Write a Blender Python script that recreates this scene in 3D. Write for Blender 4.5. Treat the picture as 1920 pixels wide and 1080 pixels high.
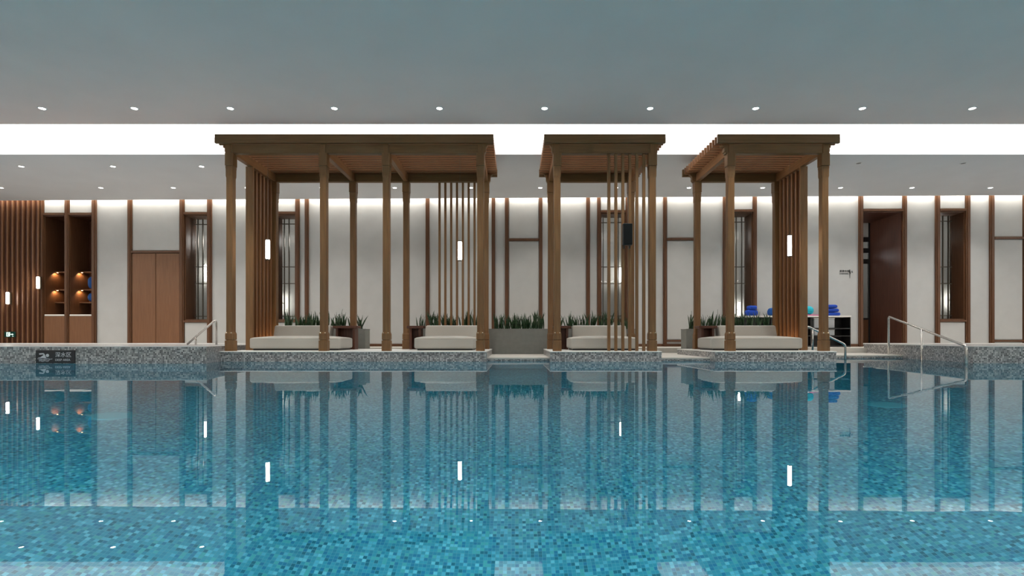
import bpy, bmesh, math, random
from mathutils import Matrix, Vector
random.seed(7)
S = bpy.context.scene
C = S.collection
for o in list(bpy.data.objects):
    bpy.data.objects.remove(o)

# ------------------------------------------------------------------ camera, world, exposure
H, F, PX, PY = 0.382, 1000.0, 966.0, 634.0          # eye height above the water, focal length in px, horizon point
cam = bpy.data.cameras.new('camera')
cam.sensor_width = 36.0
cam.lens = F / 1920 * 36
cam.shift_x = -(PX - 960) / 1920
cam.shift_y = (PY - 540) / 1920
cam.clip_start = 0.02
co = bpy.data.objects.new('camera', cam)
C.objects.link(co)
co.location = (0, 0, H)
co.rotation_euler = (math.pi / 2, 0, 0)
S.camera = co
W = bpy.data.worlds.new('world')
S.world = W
W.use_nodes = True
W.node_tree.nodes['Background'].inputs[0].default_value = (0.5, 0.6, 0.7, 1)
W.node_tree.nodes['Background'].inputs[1].default_value = 0.0
S.view_settings.view_transform = 'Standard'
S.view_settings.look = 'None'
S.view_settings.gamma = 1
S.view_settings.use_curve_mapping = False
S.view_settings.exposure = 0.0
S.cycles.max_bounces = 12
S.cycles.diffuse_bounces = 5
S.cycles.glossy_bounces = 5
S.cycles.transmission_bounces = 8
S.cycles.caustics_refractive = True
S.cycles.caustics_reflective = True
S.cycles.blur_glossy = 0.6
S.cycles.sample_clamp_indirect = 6.0

SLOT_E = 3.05           # luminous ceiling slot
COVE_W = 215.0         # wall washing strip in the rear ceiling gap; also scales the added strips
SPOT_W = 32.0          # each recessed downlight
POOL_FILL_W = 31.0          # added underwater fill lamps

# ------------------------------------------------------------------ dimensions
ZP = 0.167             # platforms and rear deck
ZL = 0.057             # lower ledge between the platforms
ZC = 0.252             # raised mosaic curbs
ZCEIL = 3.889
YF, YR = 8.89, 10.50   # front and rear post rows
POOL_D = -2.0
M_W = -0.0197          # the rear wall is not quite square to the camera
YW0 = 13.64
RZ = math.atan(M_W)
WALL = Matrix.Translation((0, YW0, 0)) @ Matrix.Rotation(RZ, 4, 'Z')

def PXX(px, Y): return (px - PX) * Y / F
def PZ(py, Y): return H - (py - PY) * Y / F
def WU(px, v=0.0):
    """rear wall coordinate along the wall of a photo column, for something v behind the wall face"""
    k = (px - PX) / F
    c, s = math.cos(RZ), math.sin(RZ)
    # world = (u c - v s, YW0 + u s + v c);  x = k y
    return (k * (YW0 + v * c) + v * s) / (c - k * s)
def WY(px, v=0.0): return YW0 + WU(px, v) * math.sin(RZ) + v * math.cos(RZ)
def WZ(px, py, v=0.0): return PZ(py, WY(px, v))

# ------------------------------------------------------------------ materials
def mat(name):
    m = bpy.data.materials.new(name)
    m.use_nodes = True
    nt = m.node_tree
    b = nt.nodes['Principled BSDF']
    return m, nt, b
def plain(name, col, rough=0.6, metal=0.0, noise=0.0, nscale=20.0, bump=0.0, spec=0.5):
    m, nt, b = mat(name)
    b.inputs['Roughness'].default_value = rough
    b.inputs['Metallic'].default_value = metal
    b.inputs['Specular IOR Level'].default_value = spec
    b.inputs['Base Color'].default_value = (*col, 1)
    if noise or bump:
        tc = nt.nodes.new('ShaderNodeTexCoord')
        n = nt.nodes.new('ShaderNodeTexNoise')
        n.inputs['Scale'].default_value = nscale
        n.inputs['Detail'].default_value = 5
        nt.links.new(tc.outputs['Object'], n.inputs['Vector'])
        if noise:
            r = nt.nodes.new('ShaderNodeValToRGB')
            r.color_ramp.elements[0].position = 0.3
            r.color_ramp.elements[1].position = 0.7
            r.color_ramp.elements[0].color = (*[c * (1 - noise) for c in col], 1)
            r.color_ramp.elements[1].color = (*[min(1, c * (1 + noise)) for c in col], 1)
            nt.links.new(n.outputs['Fac'], r.inputs['Fac'])
            nt.links.new(r.outputs['Color'], b.inputs['Base Color'])
        if bump:
            bp = nt.nodes.new('ShaderNodeBump')
            bp.inputs['Strength'].default_value = bump
            bp.inputs['Distance'].default_value = 0.01
            nt.links.new(n.outputs['Fac'], bp.inputs['Height'])
            nt.links.new(bp.outputs['Normal'], b.inputs['Normal'])
    return m
def wood(name, c1, c2, axis='Z', rough=0.45):
    m, nt, b = mat(name)
    b.inputs['Roughness'].default_value = rough
    b.inputs['Specular IOR Level'].default_value = 0.35
    tc = nt.nodes.new('ShaderNodeTexCoord')
    mp = nt.nodes.new('ShaderNodeMapping')
    sc = {'Z': (22, 22, 1.0), 'X': (1.0, 22, 22), 'Y': (22, 1.0, 22)}[axis]
    mp.inputs['Scale'].default_value = sc
    n = nt.nodes.new('ShaderNodeTexNoise')
    n.inputs['Scale'].default_value = 2.2
    n.inputs['Detail'].default_value = 6
    n.inputs['Distortion'].default_value = 0.6
    r = nt.nodes.new('ShaderNodeValToRGB')
    r.color_ramp.elements[0].position = 0.3
    r.color_ramp.elements[1].position = 0.72
    r.color_ramp.elements[0].color = (*c1, 1)
    r.color_ramp.elements[1].color = (*c2, 1)
    nt.links.new(tc.outputs['Object'], mp.inputs['Vector'])
    nt.links.new(mp.outputs['Vector'], n.inputs['Vector'])
    nt.links.new(n.outputs['Fac'], r.inputs['Fac'])
    nt.links.new(r.outputs['Color'], b.inputs['Base Color'])
    return m
def emit(name, col, strength):
    m = bpy.data.materials.new(name)
    m.use_nodes = True
    nt = m.node_tree
    nt.nodes.clear()
    e = nt.nodes.new('ShaderNodeEmission')
    e.inputs[0].default_value = (*col, 1)
    e.inputs[1].default_value = strength
    o = nt.nodes.new('ShaderNodeOutputMaterial')
    nt.links.new(e.outputs[0], o.inputs[0])
    return m
def mosaic(name, size, cols, grout, rough=0.25, grout_w=0.10, low=None, zcut=-0.1, spread=1.0):
    """small square tiles: one random colour for each cell, thin grout; below zcut a second palette"""
    m, nt, b = mat(name)
    N, L = nt.nodes, nt.links
    b.inputs['Roughness'].default_value = rough
    geo = N.new('ShaderNodeNewGeometry')
    off = N.new('ShaderNodeVectorMath'); off.operation = 'ADD'
    off.inputs[1].default_value = (100.0037, 100.0041, 100.0053)
    L.new(geo.outputs['Position'], off.inputs[0])
    sc = N.new('ShaderNodeVectorMath'); sc.operation = 'SCALE'
    sc.inputs['Scale'].default_value = 1.0 / size
    L.new(off.outputs[0], sc.inputs[0])
    fl = N.new('ShaderNodeVectorMath'); fl.operation = 'FLOOR'
    L.new(sc.outputs[0], fl.inputs[0])
    fr = N.new('ShaderNodeVectorMath'); fr.operation = 'FRACTION'
    L.new(sc.outputs[0], fr.inputs[0])
    wn = N.new('ShaderNodeTexWhiteNoise'); wn.noise_dimensions = '3D'
    L.new(fl.outputs[0], wn.inputs['Vector'])
    def ramp(cl):
        r = N.new('ShaderNodeValToRGB')
        r.color_ramp.interpolation = 'CONSTANT'
        e = r.color_ramp.elements
        while len(e) < len(cl): e.new(0.5)
        pos = 0.0
        for i, (w, c) in enumerate(cl):
            e[i].position = pos
            e[i].color = (*c, 1)
            pos += w
        L.new(wn.outputs['Value'], r.inputs['Fac'])
        return r.outputs['Color']
    col = ramp(cols)
    if low:
        sp = N.new('ShaderNodeSeparateXYZ'); L.new(geo.outputs['Position'], sp.inputs[0])
        lt = N.new('ShaderNodeMath'); lt.operation = 'LESS_THAN'; lt.inputs[1].default_value = zcut
        L.new(sp.outputs['Z'], lt.inputs[0])
        mx = N.new('ShaderNodeMix'); mx.data_type = 'RGBA'
        L.new(lt.outputs[0], mx.inputs[0]); L.new(col, mx.inputs[6]); L.new(ramp(low), mx.inputs[7])
        col = mx.outputs[2]
    # patches a little lighter or darker, as sheets of mosaic are
    ns = N.new('ShaderNodeTexNoise'); ns.inputs['Scale'].default_value = 1.4; ns.inputs['Detail'].default_value = 3
    L.new(geo.outputs['Position'], ns.inputs['Vector'])
    mr = N.new('ShaderNodeMapRange'); mr.inputs[1].default_value = 0.3; mr.inputs[2].default_value = 0.7
    mr.inputs[3].default_value = 1 - 0.12 * spread; mr.inputs[4].default_value = 1 + 0.12 * spread
    L.new(ns.outputs['Fac'], mr.inputs[0])
    mul = N.new('ShaderNodeVectorMath'); mul.operation = 'SCALE'
    L.new(col, mul.inputs[0]); L.new(mr.outputs[0], mul.inputs['Scale'])
    col = mul.outputs[0]
    # grout lines, only across the two axes that lie in the face
    sn = N.new('ShaderNodeSeparateXYZ'); L.new(geo.outputs['True Normal'], sn.inputs[0])
    sf = N.new('ShaderNodeSeparateXYZ'); L.new(fr.outputs[0], sf.inputs[0])
    acc = None
    for ax in 'XYZ':
        ab = N.new('ShaderNodeMath'); ab.operation = 'ABSOLUTE'; L.new(sn.outputs[ax], ab.inputs[0])
        lt = N.new('ShaderNodeMath'); lt.operation = 'LESS_THAN'; lt.inputs[1].default_value = 0.8; L.new(ab.outputs[0], lt.inputs[0])
        lg = N.new('ShaderNodeMath'); lg.operation = 'LESS_THAN'; lg.inputs[1].default_value = grout_w; L.new(sf.outputs[ax], lg.inputs[0])
        an = N.new('ShaderNodeMath'); an.operation = 'MULTIPLY'; L.new(lt.outputs[0], an.inputs[0]); L.new(lg.outputs[0], an.inputs[1])
        if acc is None: acc = an.outputs[0]
        else:
            mxm = N.new('ShaderNodeMath'); mxm.operation = 'MAXIMUM'; L.new(acc, mxm.inputs[0]); L.new(an.outputs[0], mxm.inputs[1]); acc = mxm.outputs[0]
    mg = N.new('ShaderNodeMix'); mg.data_type = 'RGBA'
    mg.inputs[7].default_value = (*grout, 1)
    L.new(acc, mg.inputs[0]); L.new(col, mg.inputs[6])
    L.new(mg.outputs[2], b.inputs['Base Color'])
    return m

M = {}
M['plaster'] = plain('plaster', (0.475, 0.48, 0.478), 0.85, noise=0.04, nscale=3, bump=0.05)
M['panel'] = plain('wall_panel', (0.48, 0.484, 0.478), 0.8, noise=0.03, nscale=4)
M['ceiling'] = plain('ceiling_bounce_tint', (0.96, 0.77, 0.71), 0.9, noise=0.02, nscale=1.5)  # warm tint put into the colour to offset teal light bounced off the pool
M['ceiling2'] = plain('ceiling_paint_rear', (0.74, 0.74, 0.76), 0.9, noise=0.02, nscale=1.5)
M['cove'] = plain('cove_paint', (0.85, 0.84, 0.82), 0.9)
M['stone'] = plain('deck_stone', (0.52, 0.50, 0.46), 0.45, noise=0.06, nscale=5)
M['edge'] = plain('pale_stone_edge', (0.74, 0.74, 0.72), 0.35)
M['wood'] = wood('pavilion_wood', (0.142, 0.068, 0.025), (0.215, 0.110, 0.042))
M['woodx'] = wood('pavilion_wood_along', (0.122, 0.062, 0.023), (0.186, 0.098, 0.038), 'X')
M['woody'] = wood('pavilion_wood_deep', (0.165, 0.075, 0.028), (0.245, 0.118, 0.047), 'Y')
M['slatw'] = wood('roof_slat_wood', (0.15, 0.064, 0.024), (0.225, 0.10, 0.04), 'X')
M['trim'] = wood('trim_wood', (0.085, 0.036, 0.016), (0.130, 0.058, 0.027))
M['door'] = wood('door_wood', (0.160, 0.072, 0.034), (0.210, 0.098, 0.047))
M['darkwood'] = wood('dark_walnut', (0.055, 0.018, 0.010), (0.10, 0.036, 0.020))
M['fabric'] = plain('daybed_fabric', (0.40, 0.385, 0.35), 0.95, noise=0.05, nscale=160, bump=0.15)
M['fabric2'] = plain('daybed_back_fabric', (0.37, 0.345, 0.305), 0.95, noise=0.05, nscale=160, bump=0.15)
M['piping'] = plain('daybed_piping', (0.42, 0.39, 0.34), 0.9)
M['planter'] = plain('planter_stone', (0.21, 0.215, 0.20), 0.7, noise=0.06, nscale=12)
M['soil'] = plain('soil', (0.03, 0.02, 0.014), 0.95, noise=0.3, nscale=60)
M['steel'] = plain('brushed_steel', (0.62, 0.60, 0.57), 0.25, 1.0)
M['bronze'] = plain('lattice_bronze', (0.10, 0.085, 0.065), 0.4, 0.5)
M['black'] = plain('black_laminate', (0.012, 0.012, 0.013), 0.4)
M['grille'] = plain('speaker_grille', (0.006, 0.008, 0.009), 0.75, spec=0.15)
M['brass'] = plain('bolt_metal', (0.75, 0.66, 0.5), 0.25, 1.0)
M['white'] = plain('white_enamel', (0.8, 0.8, 0.8), 0.4)
M['counter'] = plain('white_counter', (0.78, 0.76, 0.72), 0.3)
M['frost'] = plain('frosted_plastic', (0.42, 0.44, 0.46), 0.35)
M['blue'] = plain('blue_towel', (0.008, 0.055, 0.40), 0.95, noise=0.2, nscale=120, bump=0.6)
M['navy'] = plain('navy_towel', (0.010, 0.085, 0.33), 0.95, noise=0.2, nscale=120, bump=0.6)
M['cyan'] = plain('cyan_towel', (0.015, 0.42, 0.55), 0.95, noise=0.15, nscale=120, bump=0.6)
M['pink'] = plain('pink_towel', (0.55, 0.16, 0.32), 0.95, noise=0.15, nscale=120, bump=0.6)
M['sign'] = plain('sign_plate', (0.012, 0.013, 0.018), 0.35)
M['signw'] = plain('sign_white', (0.70, 0.71, 0.74), 0.5)
M['ink'] = plain('sign_black', (0.006, 0.006, 0.006), 0.5)
M['exitg'] = emit('exit_green', (0.02, 0.07, 0.05), 0.5)
M['exitw'] = emit('exit_white', (0.75, 1.0, 0.88), 1.6)
M['slot'] = emit('luminous_slot', (1.0, 0.985, 0.955), SLOT_E)
M['lens'] = emit('downlight_lens', (1.0, 0.96, 0.9), 18.0)
M['lampw'] = emit('lamp_tube', (1.0, 0.95, 0.87), 30.0)
M['led'] = emit('warm_strip', (1.0, 0.62, 0.30), 9.0)
M['ledsoft'] = emit('soft_strip', (1.0, 0.72, 0.45), 1.5)
M['cover'] = plain('pool_cover', (0.10, 0.50, 0.62), 0.5)
M['corridor'] = plain('corridor_wall', (0.52, 0.51, 0.49), 0.85)

tile_blue = [(0.30, (0.055, 0.36, 0.50)), (0.16, (0.035, 0.29, 0.44)), (0.12, (0.02, 0.235, 0.42)), (0.10, (0.012, 0.18, 0.27)),
             (0.14, (0.13, 0.50, 0.66)), (0.08, (0.21, 0.62, 0.76)), (0.10, (0.10, 0.46, 0.50))]
tile_grey = [(0.26, (0.27, 0.265, 0.265)), (0.22, (0.17, 0.167, 0.17)), (0.14, (0.085, 0.085, 0.09)), (0.20, (0.38, 0.37, 0.365)), (0.18, (0.56, 0.54, 0.53))]
M['pooltile'] = mosaic('pool_mosaic', 0.021, tile_blue, (0.16, 0.42, 0.52), 0.3, 0.10)
M['curb'] = mosaic('grey_mosaic', 0.0235, tile_grey, (0.40, 0.395, 0.39), 0.3, 0.12, low=tile_blue, zcut=-0.11, spread=0.6)

def water_material():
    m = bpy.data.materials.new('pool_water')
    m.use_nodes = True
    nt = m.node_tree
    nt.nodes.clear()
    g = nt.nodes.new('ShaderNodeBsdfRefraction')
    g.inputs['IOR'].default_value = 1.333
    g.inputs['Roughness'].default_value = 0.0
    g.inputs['Color'].default_value = (0.64, 0.98, 1.0, 1)
    gl = nt.nodes.new('ShaderNodeBsdfGlossy'); gl.inputs['Roughness'].default_value = 0.0
    fr = nt.nodes.new('ShaderNodeFresnel'); fr.inputs[0].default_value = 1.333
    mx = nt.nodes.new('ShaderNodeMixShader')
    tc = nt.nodes.new('ShaderNodeTexCoord')
    n = nt.nodes.new('ShaderNodeTexNoise')
    n.inputs['Scale'].default_value = 3.2
    n.inputs['Detail'].default_value = 2
    b = nt.nodes.new('ShaderNodeBump')
    b.inputs['Strength'].default_value = 0.06
    b.inputs['Distance'].default_value = 0.004
    nt.links.new(tc.outputs['Object'], n.inputs['Vector'])
    nt.links.new(n.outputs['Fac'], b.inputs['Height'])
    for nd in (g, gl, fr): nt.links.new(b.outputs['Normal'], nd.inputs['Normal'])
    nt.links.new(fr.outputs[0], mx.inputs[0]); nt.links.new(g.outputs[0], mx.inputs[1]); nt.links.new(gl.outputs[0], mx.inputs[2])
    o = nt.nodes.new('ShaderNodeOutputMaterial')
    nt.links.new(mx.outputs[0], o.inputs[0])
    return m
M['water'] = water_material()
def glass_material():
    m = bpy.data.materials.new('window_glass')
    m.use_nodes = True
    nt = m.node_tree
    nt.nodes.clear()
    t = nt.nodes.new('ShaderNodeBsdfTransparent'); t.inputs[0].default_value = (0.86, 0.88, 0.88, 1)
    g = nt.nodes.new('ShaderNodeBsdfGlossy'); g.inputs['Roughness'].default_value = 0.03
    f = nt.nodes.new('ShaderNodeFresnel'); f.inputs[0].default_value = 1.5
    x = nt.nodes.new('ShaderNodeMixShader')
    o = nt.nodes.new('ShaderNodeOutputMaterial')
    nt.links.new(f.outputs[0], x.inputs[0]); nt.links.new(t.outputs[0], x.inputs[1]); nt.links.new(g.outputs[0], x.inputs[2])
    nt.links.new(x.outputs[0], o.inputs[0])
    return m
M['glass'] = glass_material()
def leaf_material():
    m, nt, b = mat('snake_leaf')
    b.inputs['Roughness'].default_value = 0.4
    tc = nt.nodes.new('ShaderNodeTexCoord')
    mp = nt.nodes.new('ShaderNodeMapping'); mp.inputs['Scale'].default_value = (6, 6, 34)
    n = nt.nodes.new('ShaderNodeTexNoise'); n.inputs['Scale'].default_value = 1.4; n.inputs['Detail'].default_value = 3
    r = nt.nodes.new('ShaderNodeValToRGB')
    r.color_ramp.elements[0].position = 0.38; r.color_ramp.elements[0].color = (0.012, 0.035, 0.014, 1)
    r.color_ramp.elements[1].position = 0.66; r.color_ramp.elements[1].color = (0.055, 0.13, 0.05, 1)
    nt.links.new(tc.outputs['Object'], mp.inputs['Vector']); nt.links.new(mp.outputs[0], n.inputs['Vector'])
    nt.links.new(n.outputs['Fac'], r.inputs['Fac']); nt.links.new(r.outputs[0], b.inputs['Base Color'])
    return m
M['leaf'] = leaf_material()
M['leafedge'] = plain('leaf_margin', (0.30, 0.34, 0.13), 0.45)

# ------------------------------------------------------------------ mesh helpers
def add_box(bm, x0, x1, y0, y1, z0, z1, bev=0.0):
    v = [bm.verts.new((x, y, z)) for z in (z0, z1) for y in (y0, y1) for x in (x0, x1)]
    fs = [bm.faces.new([v[i] for i in q]) for q in ((0, 2, 3, 1), (4, 5, 7, 6), (0, 1, 5, 4), (2, 6, 7, 3), (0, 4, 6, 2), (1, 3, 7, 5))]
    if bev > 0:
        es = list({e for f in fs for e in f.edges})
        bmesh.ops.bevel(bm, geom=es, offset=bev, segments=1, affect='EDGES')
def add_prism(bm, pts, z0, z1):
    """plan polygon (counter-clockwise) raised from z0 to z1"""
    a = [bm.verts.new((x, y, z0)) for x, y in pts]
    b = [bm.verts.new((x, y, z1)) for x, y in pts]
    n = len(pts)
    bm.faces.new(a[::-1]); bm.faces.new(b)
    for i in range(n):
        bm.faces.new((a[i], a[(i + 1) % n], b[(i + 1) % n], b[i]))
def add_profile(bm, pts, y0, y1):
    """outline in x, z swept from y0 to y1"""
    a = [bm.verts.new((x, y0, z)) for x, z in pts]
    b = [bm.verts.new((x, y1, z)) for x, z in pts]
    n = len(pts)
    bm.faces.new(a); bm.faces.new(b[::-1])
    for i in range(n):
        bm.faces.new((a[(i + 1) % n], a[i], b[i], b[(i + 1) % n]))
def add_lathe(bm, prof, seg=20, cx=0, cy=0):
    rings = []
    for r, z in prof:
        rings.append([bm.verts.new((cx + r * math.cos(2 * math.pi * k / seg), cy + r * math.sin(2 * math.pi * k / seg), z)) for k in range(seg)])
    for a, b in zip(rings, rings[1:]):
        for k in range(seg):
            bm.faces.new((a[k], a[(k + 1) % seg], b[(k + 1) % seg], b[k]))
    bm.faces.new(rings[0][::-1]); bm.faces.new(rings[-1])
def add_square_stack(bm, prof, bev=0.0):
    """square cross-sections (half width, z) joined: a turned-looking square post; corners chamfered"""
    rings = []
    for h, z in prof:
        c = h * 0.30 if bev else 0.0
        c = min(bev, h * 0.5)
        if c > 0:
            p = [(-h + c, -h), (h - c, -h), (h, -h + c), (h, h - c), (h - c, h), (-h + c, h), (-h, h - c), (-h, -h + c)]
        else:
            p = [(-h, -h), (h, -h), (h, h), (-h, h)]
        rings.append([bm.verts.new((x, y, z)) for x, y in p])
    n = len(rings[0])
    for a, b in zip(rings, rings[1:]):
        for k in range(n):
            bm.faces.new((a[k], a[(k + 1) % n], b[(k + 1) % n], b[k]))
    bm.faces.new(rings[0][::-1]); bm.faces.new(rings[-1])
def add_tube(bm, pts, r, seg=10):
    """round bar along a polyline with mitred bends"""
    pts = [Vector(p) for p in pts]
    rings = []
    for i, p in enumerate(pts):
        if i == 0: d = pts[1] - p
        elif i == len(pts) - 1: d = p - pts[i - 1]
        else: d = (pts[i + 1] - p).normalized() + (p - pts[i - 1]).normalized()
        d.normalize()
        ref = Vector((0, 1, 0)) if abs(d.y) < 0.9 else Vector((1, 0, 0))
        s = d.cross(ref).normalized(); t = d.cross(s).normalized()
        rings.append([bm.verts.new(p + s * r * math.cos(2 * math.pi * k / seg) + t * r * math.sin(2 * math.pi * k / seg)) for k in range(seg)])
    for a, b in zip(rings, rings[1:]):
        for k in range(seg):
            bm.faces.new((a[k], a[(k + 1) % seg], b[(k + 1) % seg], b[k]))
    bm.faces.new(rings[0][::-1]); bm.faces.new(rings[-1])
def bend(p0, p1, p2, r=0.05, n=5):
    """points round the corner p1"""
    p0, p1, p2 = Vector(p0), Vector(p1), Vector(p2)
    a = p1 + (p0 - p1).normalized() * r; b = p1 + (p2 - p1).normalized() * r
    return [((1 - t) ** 2) * a + 2 * t * (1 - t) * p1 + t * t * b for t in [i / (n - 1) for i in range(n)]]
def add_rounded(bm, x0, x1, y0, y1, z0, z1, r=0.05, crown=0.0, n=9, lean=0.0):
    """cushion: box with rounded edges, a crowned top and a leaning front"""
    cx, cy, cz = (x0 + x1) / 2, (y0 + y1) / 2, (z0 + z1) / 2
    hx, hy, hz = (x1 - x0) / 2, (y1 - y0) / 2, (z1 - z0) / 2
    r = min(r, hx, hy, hz)
    tmp = bmesh.new()
    bmesh.ops.create_cube(tmp, size=2)
    bmesh.ops.subdivide_edges(tmp, edges=list(tmp.edges), cuts=n, use_grid_fill=True)
    def remap(t, h):   # more vertices near the rims
        s = abs(t)
        d = h * (1 - (1 - s) ** 1.6)
        return math.copysign(d, t)
    mp = {}
    for v in tmp.verts:
        p = Vector((remap(v.co.x, hx), remap(v.co.y, hy), remap(v.co.z, hz)))
        q = Vector((max(-hx + r, min(hx - r, p.x)), max(-hy + r, min(hy - r, p.y)), max(-hz + r, min(hz - r, p.z))))
        d = p - q
        if d.length > 1e-9: p = q + d.normalized() * r
        if crown and p.z > 0:
            p.z += crown * (p.z / hz) * (1 - abs(p.x / hx) ** 4) * (1 - abs(p.y / hy) ** 3)
        p.y += lean * (p.z / hz)
        mp[v] = bm.verts.new((cx + p.x, cy + p.y, cz + p.z))
    for f in tmp.faces:
        nf = bm.faces.new([mp[v] for v in f.verts]); nf.smooth = True
    tmp.free()
def mesh(bm, name):
    bmesh.ops.recalc_face_normals(bm, faces=list(bm.faces))
    me = bpy.data.meshes.new(name)
    bm.to_mesh(me); bm.free()
    return me
def obj(name, bm, m, parent=None, loc=None, rotz=0.0, smooth=False):
    me = bm if isinstance(bm, bpy.types.Mesh) else mesh(bm, name)
    if m is not None and not me.materials: me.materials.append(m)
    if smooth:
        for p in me.polygons: p.use_smooth = True
    o = bpy.data.objects.new(name, me)
    C.objects.link(o)
    if parent: o.parent = parent
    if loc: o.location = loc
    if rotz: o.rotation_euler = (0, 0, rotz)
    return o
def box(name, m, parent, x0, x1, y0, y1, z0, z1, bev=0.0, loc=None):
    bm = bmesh.new(); add_box(bm, min(x0, x1), max(x0, x1), min(y0, y1), max(y0, y1), min(z0, z1), max(z0, z1), bev)
    return obj(name, bm, m, parent, loc)
def tag(o, label, cat, group=None, kind=None):
    if label: o['label'] = label
    if cat: o['category'] = cat
    if group: o['group'] = group
    if kind: o['kind'] = kind
    return o
def thing(name, label, cat, loc=(0, 0, 0), rotz=0.0, group=None, kind=None):
    o = bpy.data.objects.new(name, None)
    o.empty_display_size = 0.1
    C.objects.link(o)
    o.location = loc; o.rotation_euler = (0, 0, rotz)
    return tag(o, label, cat, group, kind)
def struct(o, label, cat):
    return tag(o, label, cat, kind='structure')
def wall_loc(u, z, v=0.0):
    return WALL @ Vector((u, v, z))
def wthing(name, label, cat, u, z, v=0.0, group=None, kind=None):
    return thing(name, label, cat, wall_loc(u, z, v), RZ, group, kind)
def wstruct(name, bm, m, label, cat, u=0.0, z=0.0, v=0.0):
    o = obj(name, bm, m, None, wall_loc(u, z, v), RZ)
    return struct(o, label, cat)
def copy_tree(o, parent=None):
    c = o.copy(); C.objects.link(c)
    if parent: c.parent = parent
    for ch in o.children: copy_tree(ch, c)
    return c
def text_mesh(s, size, depth=0.002, align='LEFT'):
    cu = bpy.data.curves.new('lettering', 'FONT')
    cu.body = s; cu.size = size; cu.extrude = depth; cu.align_x = align
    cu.resolution_u = 3
    o = bpy.data.objects.new('lettering', cu)
    C.objects.link(o)
    bpy.context.view_layer.update()
    me = bpy.data.meshes.new_from_object(o.evaluated_get(bpy.context.evaluated_depsgraph_get()))
    bpy.data.objects.remove(o); bpy.data.curves.remove(cu)
    for v in me.vertices:       # stand the lettering up, facing the pool
        x, y, z = v.co
        v.co = (x, -z, y)
    return me
def lamp(name, kind, loc, energy, col=(1, 0.93, 0.84), parent=None, **kw):
    l = bpy.data.lights.new(name, kind)
    l.energy = energy; l.color = col
    for k, val in kw.items(): setattr(l, k, val)
    o = bpy.data.objects.new(name, l)
    C.objects.link(o)
    o.location = loc
    if parent: o.parent = parent
    return o

# ------------------------------------------------------------------ the shell
XL, XR, YB = -15.2, 15.2, -5.0
# pool basin: floor and near wall
bm = bmesh.new()
add_box(bm, XL, XR, 0.1, 12.0, POOL_D - 0.1, POOL_D)
struct(obj('pool_floor', bm, M['pooltile']), 'blue mosaic floor of the swimming pool under the water', 'pool floor')
bm = bmesh.new()
add_box(bm, XL, XR, 0.1, 0.42, POOL_D, ZL)
struct(obj('pool_wall', bm, M['pooltile']), 'blue mosaic side of the pool facing the pavilions', 'pool wall')
bm = bmesh.new(); add_box(bm, XL, XR, YB, 0.42, ZL, ZL + 0.02)
struct(obj('floor', bm, M['stone']), 'pale stone floor on the side of the pool opposite the pavilions', 'floor')
# rear deck
bm = bmesh.new(); add_box(bm, XL, XR, 11.75, 16.2, -0.3, ZP)
struct(obj('floor_deck', bm, M['stone']), 'pale stone deck along the panelled rear wall', 'floor')
# lower ledges between the platforms (their fronts are pool walls)
def ledge(x0, x1, y0, label):
    r = struct(thing('floor_ledge', None, None), label, 'floor')
    bm = bmesh.new(); add_box(bm, x0, x1, y0, 11.75, POOL_D, ZL - 0.03); obj('ledge_body', bm, M['curb'], r)
    bm = bmesh.new(); add_box(bm, x0, x1, y0 - 0.012, 11.75, ZL - 0.03, ZL, 0.004); obj('paving', bm, M['stone'], r)
    return r
PL = {  # platform plan extents at the water's edge
    1: (-4.86, -0.47), 2: (0.575, 2.40), 3: (3.28, 5.265)}
YPF, YPB = 8.745, 10.80
ledge(PL[1][1], PL[2][0], 8.98, 'low pale ledge with the stone planter between the long pavilion and the middle pavilion')
ledge(PL[2][1], PL[3][0], 8.98, 'low pale ledge between the middle pavilion and the towel pavilion')
ledge(PL[3][1], 7.75, 10.25, 'low pale ledge in the bay with the two handrails')
def rear_fill(x0, x1):
    bm = bmesh.new(); add_box(bm, x0, x1, YPB, 11.75, POOL_D, ZL)
    return bm
for k in (1, 2, 3):
    struct(obj('floor_strip', rear_fill(*PL[k]), M['stone']), ['', 'floor strip behind the long pavilion with the grey planters', 'floor strip behind the middle pavilion with its planter', 'floor strip behind the towel-side pavilion with its planter'][k], 'floor')
# platforms
plat_label = {1: 'grey mosaic platform carrying the long four-post pavilion', 2: 'grey mosaic platform carrying the pavilion with the speaker', 3: 'grey mosaic platform carrying the pavilion beside the towel counter'}
for k, (x0, x1) in PL.items():
    r = struct(thing('platform', None, None, ((x0 + x1) / 2, YPF, 0)), plat_label[k], 'platform')
    w = (x1 - x0) / 2
    bm = bmesh.new(); add_box(bm, -w, w, 0, YPB - YPF, POOL_D, ZP - 0.018); obj('mosaic_body', bm, M['curb'], r)
    bm = bmesh.new(); add_box(bm, -w - 0.006, w + 0.006, -0.008, YPB - YPF, ZP - 0.018, ZP, 0.004); obj('stone_top', bm, M['edge'], r)
# raised curbs
def curb(name, pts, label):
    r = struct(thing(name, None, None, (pts[0][0], pts[0][1], 0)), label, 'curb')
    ox, oy = pts[0]
    loc = [(x - ox, y - oy) for x, y in pts]
    bm = bmesh.new(); add_prism(bm, loc, POOL_D, ZC); obj('mosaic_body', bm, M['curb'], r)
    return r, loc
lc = [(XL, 8.05), (-4.66, 8.05), (-4.84, 8.745), (-5.24, 10.8), (-5.45, 11.9), (XL, 11.9)]
r, loc = curb('pool_curb', lc, 'raised grey mosaic curb bearing the dark deep area sign')
bm = bmesh.new(); add_box(bm, 0, -4.66 - XL, -0.008, 0.035, ZC - 0.004, ZC + 0.006); obj('stone_edge', bm, M['edge'], r)
rc = [(7.0, 8.15), (XR, 8.05), (XR, 11.9), (7.78, 11.9), (7.70, 11.45)]
r2, loc2 = curb('pool_curb', rc, 'raised grey mosaic curb behind the long sloping handrail')
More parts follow.
